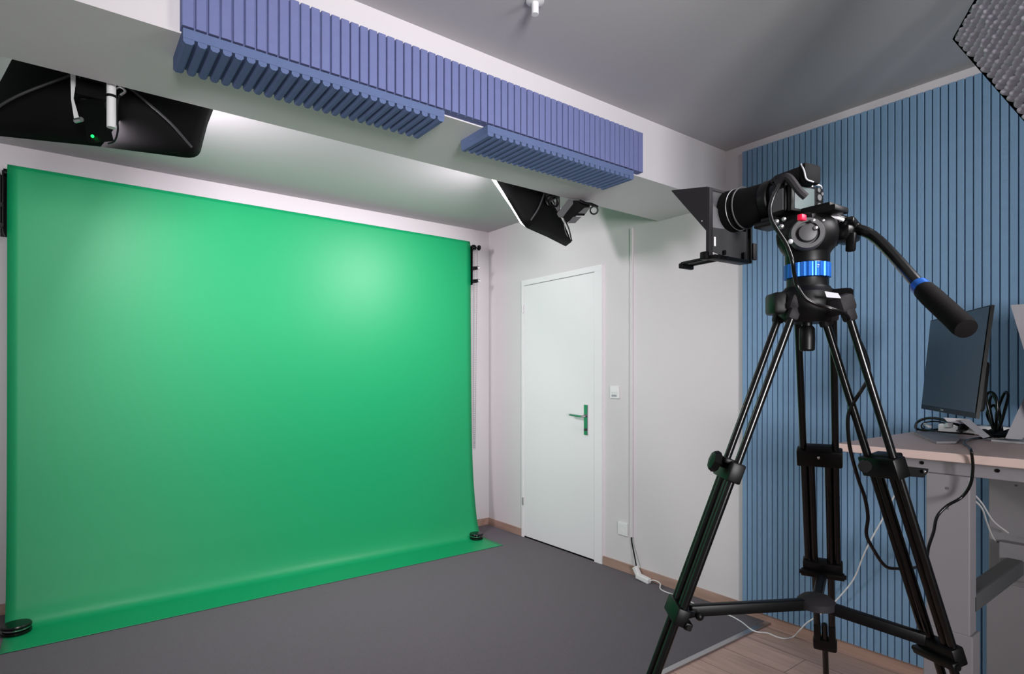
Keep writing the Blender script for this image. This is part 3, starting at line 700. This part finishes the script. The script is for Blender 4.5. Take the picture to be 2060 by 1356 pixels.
# ------------------------------------------------------------------ cables at the tripod
bm = newbm()
tube(bm, [at(1568, 372, 1.33), at(1556, 395, 1.30), at(1549, 418, 1.285), at(1552, 442, 1.27), at(1563, 462, 1.26), at(1582, 492, 1.25), at(1594, 525, 1.24), at(1598, 552, 1.25), at(1604, 575, 1.26), at(1618, 598, 1.255), at(1642, 612, 1.25), at(1672, 621, 1.24), at(1702, 634, 1.25), at(1716, 660, 1.28), at(1738, 705, 1.30), at(1747, 735, 1.31), at(1746, 762, 1.31), at(1733, 785, 1.32), at(1716, 812, 1.33), at(1706, 838, 1.34), at(1707, 880, 1.35), at(1713, 915, 1.36), at(1727, 965, 1.38), at(1740, 1002, 1.40), at(1746, 1040, 1.42), at(1743, 1075, 1.44), at(1757, 1105, 1.46), at(1780, 1138, 1.48), at(1805, 1144, 1.5), at(1840, 1142, 1.56), at(1862, 1130, 1.62), at(1868, 1100, 1.66), at(1878, 1070, 1.68), at(1885, 1040, 1.70), at(1905, 1018, 1.70), at(1935, 1000, 1.70), at(1952, 975, 1.68), at(1957, 945, 1.672), at(1956, 922, 1.668), at(1953, 906, 1.672), atz(1948, 899, 1.061), atz(1940, 893, 1.060), atz(1946, 886, 1.060), atz(1965, 882, 1.060), atz(1985, 880, 1.062)], .0042, 10, 6)
tag(obj('video_cable', bm, 'blacktube', None, 60), 'long black cable looping from the camera down the tripod and up to the desk', 'cable')

# ------------------------------------------------------------------ desk
ZD = 1.055
dk = thing('standing_desk', 'raised standing desk with pale oak top and grey metal frame', 'desk', (2.45, .4, 0))
mk('desk_top', 'desklam', dk, lambda bm: box(bm, (2.07, -.75, ZD - .026), (2.872, .912, ZD), .003))
def f(bm):
    box(bm, (2.12, -.65, ZD - .07), (2.15, .84, ZD - .026), .002); box(bm, (2.79, -.65, ZD - .07), (2.82, .84, ZD - .026), .002)
    box(bm, (2.12, .80, ZD - .07), (2.82, .84, ZD - .026), .002)
mk('frame_rail', 'deskmetal', dk, f)
for u, v in ((1855, 931), (2007, 947)):
    p = atx(u, v, 2.119); mk('rail_hole', 'blackmatte', dk, lambda bm: cyl(bm, p, p + V((-.002, 0, 0)), .0055, seg=12))
for x0, x1, y0, y1 in ((2.105, 2.165, .55, .66), (2.745, 2.82, .50, .66)):
    lg = mk('leg_column', 'deskmetal', dk, lambda bm: box(bm, (x0, y0, .50), (x1, y1, ZD - .07), .003))
    mk('lower_column', 'deskmetal', lg, lambda bm: box(bm, (x0 - .005, y0 - .008, .0), (x1 + .005, y1 + .006, .52), .003))
    for dz in (.04, .10): mk('bolt', 'deskdark', lg, lambda bm: cyl(bm, (x0 - .002, (y0 + y1) / 2, ZD - .07 - dz), (x0 + .001, (y0 + y1) / 2, ZD - .07 - dz), .004, seg=10))
mk('cross_bar', 'deskdark', dk, lambda bm: obox(bm, (2.45, .575, .60), (1, 0, 0), (0, 1, 0), (0, 0, 1), (.60, .05, .055), .006))
mk('bar_socket', 'deskmetal', dk, lambda bm: box(bm, (2.70, .53, .55), (2.75, .62, .68), .004))
mk('desk_leg_foot', 'deskmetal', dk, lambda bm: box(bm, (2.09, .56, 0), (2.84, .65, .03), .003))
for x0, x1 in ((2.105, 2.165), (2.745, 2.82)):
    mk('leg_column', 'deskmetal', dk, lambda bm: box(bm, (x0, -.6, 0), (x1, -.49, ZD - .07), .003))
for k, (pts, lab) in enumerate(((((1953, 988), (1975, 1012), (1998, 1048), (2028, 1072)), 'upper white cable hanging under the desk between its legs'), (((1955, 1002), (1975, 1022), (1985, 1050), (2000, 1085), (2026, 1106)), 'lower white cable hanging under the desk between its legs'))):
    bm = newbm(); tube(bm, [atx(u, v, 2.30 + .14 * i) for i, (u, v) in enumerate(pts)], .0028, 8)
    tag(obj('hanging_cable', bm, 'whitep'), lab, 'cable', 'white cables under the desk')

# ------------------------------------------------------------------ monitors
mo = thing('computer_monitor', 'black computer monitor with dark screen angled towards the tripod on the desk', 'monitor', (2.42, .7, ZD))
dR, dL = 1.70, 2.20
TLm, TRm, BRm, BLm = at(1872, 645, 2.22), at(1994, 613, 1.735), at(1963, 842, 1.695), at(1853, 822, 2.16)
nm = (TRm - BLm).cross(TLm - BRm).normalized()
if nm.dot(ray(1920, 740)) > 0: nm = -nm
mk('screen_housing', 'black', mo, lambda bm: prism(bm, [TLm, TRm, BRm, BLm], -nm * .009))
def f(bm):
    c = (TLm + TRm + BRm + BLm) / 4
    P = [c + (p - c) * .975 + nm * .0008 for p in (TLm, TRm, BRm + (TRm - BRm) * .035, BLm + (TLm - BLm) * .035)]
    prism(bm, P, nm * .0008)
mk('screen_glass', 'screen', mo, f)
mk('maker_badge', 'label', mo, lambda bm: prism(bm, [BLm.lerp(BRm, .42) + (TLm - BLm) * .018 + nm * .001, BLm.lerp(BRm, .47) + (TLm - BLm) * .018 + nm * .001, BLm.lerp(BRm, .47) + (TLm - BLm) * .03 + nm * .001, BLm.lerp(BRm, .42) + (TLm - BLm) * .03 + nm * .001], nm * .0008))
cb = (BLm + BRm) / 2; ct = (TLm + TRm) / 2; cm_ = (cb * 2 + ct) / 3
mk('rear_bulge', 'black', mo, lambda bm: obox(bm, cm_.lerp(BRm, .12) - nm * .028, (BRm - BLm), (ct - cb), nm, (.30, .16, .04), .012), 30)
ba = [atz(1838, 873, ZD + .001), atz(1884, 893, ZD + .001), atz(1924, 893, ZD + .001), atz(1931, 885, ZD + .001), atz(1990, 884, ZD + .001), atz(1925, 874, ZD + .001), atz(1870, 872, ZD + .001)]
sb = mk('stand_base', 'deskmetal', mo, lambda bm: prism(bm, [ba[0], ba[1], ba[2], ba[3], ba[5], ba[6]], uz * .008))
mk('stand_arm', 'silver', mo, lambda bm: prism(bm, [at(1932, 846, 1.99), at(1950, 843, 2.01), at(1992, 878, 1.97), at(1978, 882, 1.95)], ray(1960, 860) * .012))
mk('stand_neck', 'silver', mo, lambda bm: prism(bm, [at(1898, 840, 2.02), at(1950, 843, 2.01), at(1938, 853, 2.0), at(1905, 848, 2.02)], ray(1920, 845) * .05))
m2 = thing('computer_monitor', 'silver edged monitor seen from its side at the right edge of the frame', 'monitor', (2.6, .45, ZD))
a_, b_ = at(2042, 613, 2.02), at(2110, 838, 1.90)
e3 = V((.15, -.99, 0)).normalized(); 
mk('screen_housing', 'silver', m2, lambda bm: prism(bm, [a_ - ray(2040, 613).cross(uz).normalized() * .012, a_ + ray(2040, 613).cross(uz).normalized() * .012, b_ + ray(2040, 613).cross(uz).normalized() * .012, b_ - ray(2040, 613).cross(uz).normalized() * .012], e3 * .5))
def f(bm):
    o = ray(2040, 613).cross(uz).normalized()
    prism(bm, [a_ + o * .0125 + e3 * .012 - uz * .01, a_ + o * .0145 + e3 * .012 - uz * .01, b_ + o * .0145 + e3 * .012 + uz * .01, b_ + o * .0125 + e3 * .012 + uz * .01], e3 * .47)
mk('screen_glass', 'screen', m2, f)
mk('stand_arm', 'silver', m2, lambda bm: prism(bm, [at(2060, 800, 2.02), at(2100, 800, 2.02), at(2056, 884, 1.97), at(2022, 882, 1.97)], ray(2050, 840) * .02))
mk('stand_base', 'silver', m2, lambda bm: prism(bm, [atz(1994, 888, ZD + .001), atz(2080, 896, ZD + .001), atz(2150, 892, ZD + .001), atz(2052, 884, ZD + .001)], uz * .007))

# things lying on the desk
def desk_coil(name, label, mt, pts, r):
    bm = newbm(); tube(bm, pts, r, 8, 6); tag(obj(name, bm, mt, None, 60), label, 'cable')
desk_coil('display_cable', 'thick black cable coiled in front of the monitor stand', 'blacktube',
          [atz(1935, 868, ZD + .014), atz(1900, 863, ZD + .012), atz(1865, 866, ZD + .007), atz(1843, 862, ZD + .012), at(1845, 850, 2.26), at(1862, 842, 2.22), at(1885, 842, 2.18), at(1908, 848, 2.14), at(1928, 855, 2.10), atz(1945, 862, ZD + .02)], .005)
desk_coil('charger_cable', 'thin black cord lying in a flat loop around the power adapter', 'blacktube',
          [atz(1960, 874, ZD + .010), atz(1925, 871, ZD + .012), atz(1885, 868, ZD + .014), atz(1856, 862, ZD + .02), at(1858, 851, 2.28), at(1885, 848, 2.24), at(1915, 856, 2.2)], .0028)
t = thing('cable_adapter', 'small white adapter plug on the black cable beside the monitor stand', 'adapter', atz(1910, 862, ZD))
mk('adapter_body', 'whitep', t, lambda bm: obox(bm, at(1908, 856, 2.12), (.84, .4, -.12), (-.4, .84, 0), (.12, 0, 1), (.058, .02, .018), .004))
mk('adapter_plug', 'whitep', t, lambda bm: obox(bm, at(1866, 856, 2.24), (.84, .54, .10), (-.54, .84, 0), (-.1, 0, 1), (.06, .014, .010), .004))
mk('adapter_sleeve', 'black', t, lambda bm: obox(bm, at(1938, 860, 2.09), (.84, .3, -.14), (-.3, .84, 0), (.14, 0, 1), (.07, .028, .022), .005))
t = thing('cable_bundle', 'tangle of black cables standing behind the monitor, between the two stands', 'cables', atz(2006, 876, ZD))
loops = ([(2000, 872), (1990, 830), (1984, 797), (1994, 789), (2004, 800), (2006, 830), (2002, 868)],
         [(2008, 872), (2004, 838), (2014, 805), (2023, 789), (2028, 797), (2020, 830), (2010, 866)],
         [(2002, 870), (1996, 845), (1990, 812), (1997, 795), (2006, 812), (2012, 840), (2010, 870)],
         [(2005, 872), (1992, 850), (1986, 830), (2000, 815), (2010, 840), (2016, 868)])
for k, lp in enumerate(loops):
    mk('cable_loop', 'blacktube', t, lambda bm: tube(bm, [at(u, v, 2.10 + .012 * k + .02 * math.sin(i)) if v < 860 else at(u, v, 2.10) for i, (u, v) in enumerate(lp)], .0048, 8, 6), 60)
def f(bm):
    for k in range(7):
        a0 = k * .9
        p = [at(1978 + 28 * (1 + math.cos(a0 + j * 1.3)) , 872 + 7 * math.sin(a0 * 1.7 + j * 2.1), 2.06 + .02 * math.sin(k + j)) for j in range(5)]
        tube(bm, p, .005, 8, 5)
mk('cable_heap', 'blacktube', t, f, 60)
t = thing('power_strip', 'white power strip on the desk against the blue panel behind the cables', 'power strip', (2.8, .72, ZD))
mk('strip_body', 'whitep', t, lambda bm: obox(bm, (2.80, .66, ZD + .02), (0, 1, 0), (1, 0, 0), (0, 0, 1), (.34, .05, .035), .006))
mk('strip_socket', 'grey', t, lambda bm: [cyl(bm, (2.80, .55 + .055 * k, ZD + .037), (2.80, .55 + .055 * k, ZD + .0385), .017, seg=18) for k in range(5)])

# small fitting on the ceiling at the top of the frame
p = V((1.235, 1.495, CE))
t = thing('ceiling_mount', 'small white ceiling fitting cut off by the top of the frame', 'ceiling mount', p)
mk('mount_plate', 'fitting', t, lambda bm: lathe(bm, p, -uz, [(.03, 0), (.03, .008), (.018, .012)], 24), 40)
mk('drop_pole', 'fitting', t, lambda bm: cyl(bm, p - uz * .01, p - uz * .05, .012), 40)

# ------------------------------------------------------------------ light
def area(name, loc, target, size, energy, color=(1, 1, 1), sy=None, spread=None):
    L_ = bpy.data.lights.new(name, 'AREA'); L_.energy = energy; L_.color = color; L_.shape = 'RECTANGLE'; L_.size = size; L_.size_y = sy or size
    if spread: L_.spread = spread
    o = bpy.data.objects.new(name, L_); COL.objects.link(o); o.location = loc
    o.rotation_euler = (V(target) - V(loc)).to_track_quat('-Z', 'Y').to_euler(); return o
for k_, (cen_, n_) in enumerate(LAMPS):
    area('softbox_lamp', cen_ + n_ * .085, ((2.9, 3.25, 1.05), (.7, 4.0, 1.0))[k_], .46, (40, 20)[k_], (1, .885, .97), .36, math.radians(160))
area('key_lamp', K + e1 * A1 / 2 + e2 * A2 / 2 + nn * .03, K + e1 * A1 / 2 + e2 * A2 / 2 + nn * 2, .40, 7, (1, .965, .99), .5, math.radians(150))
area('front_fill_light', ((WX0 + WX1) / 2, YF - .2, 1.45), (1.95, 1.95, 1.98), .95, 50, (1, .975, .995), 1.15, math.radians(74))  # unseen fill light added outside the window to brighten beam and right wall
# softbox lamps stand in front of the diffusers, turned towards door and backdrop
W = bpy.data.worlds.new('World'); bpy.context.scene.world = W; W.use_nodes = True
W.node_tree.nodes['Background'].inputs[0].default_value = (.95, .96, 1, 1); W.node_tree.nodes['Background'].inputs[1].default_value = 1.0

# ------------------------------------------------------------------ camera and view
cd = bpy.data.cameras.new('camera'); cd.sensor_width = 36; cd.lens = 36 * F / 2060; cd.shift_y = (HY - 678) / 2060; cd.clip_start = .05
co = bpy.data.objects.new('camera', cd); COL.objects.link(co); co.location = (0, 0, EYE); co.rotation_euler = (math.pi / 2, 0, -YAW)
sc = bpy.context.scene; sc.camera = co
sc.view_settings.view_transform = 'Standard'; sc.view_settings.look = 'None'; sc.view_settings.gamma = 1; sc.view_settings.use_curve_mapping = False
sc.view_settings.exposure = 0
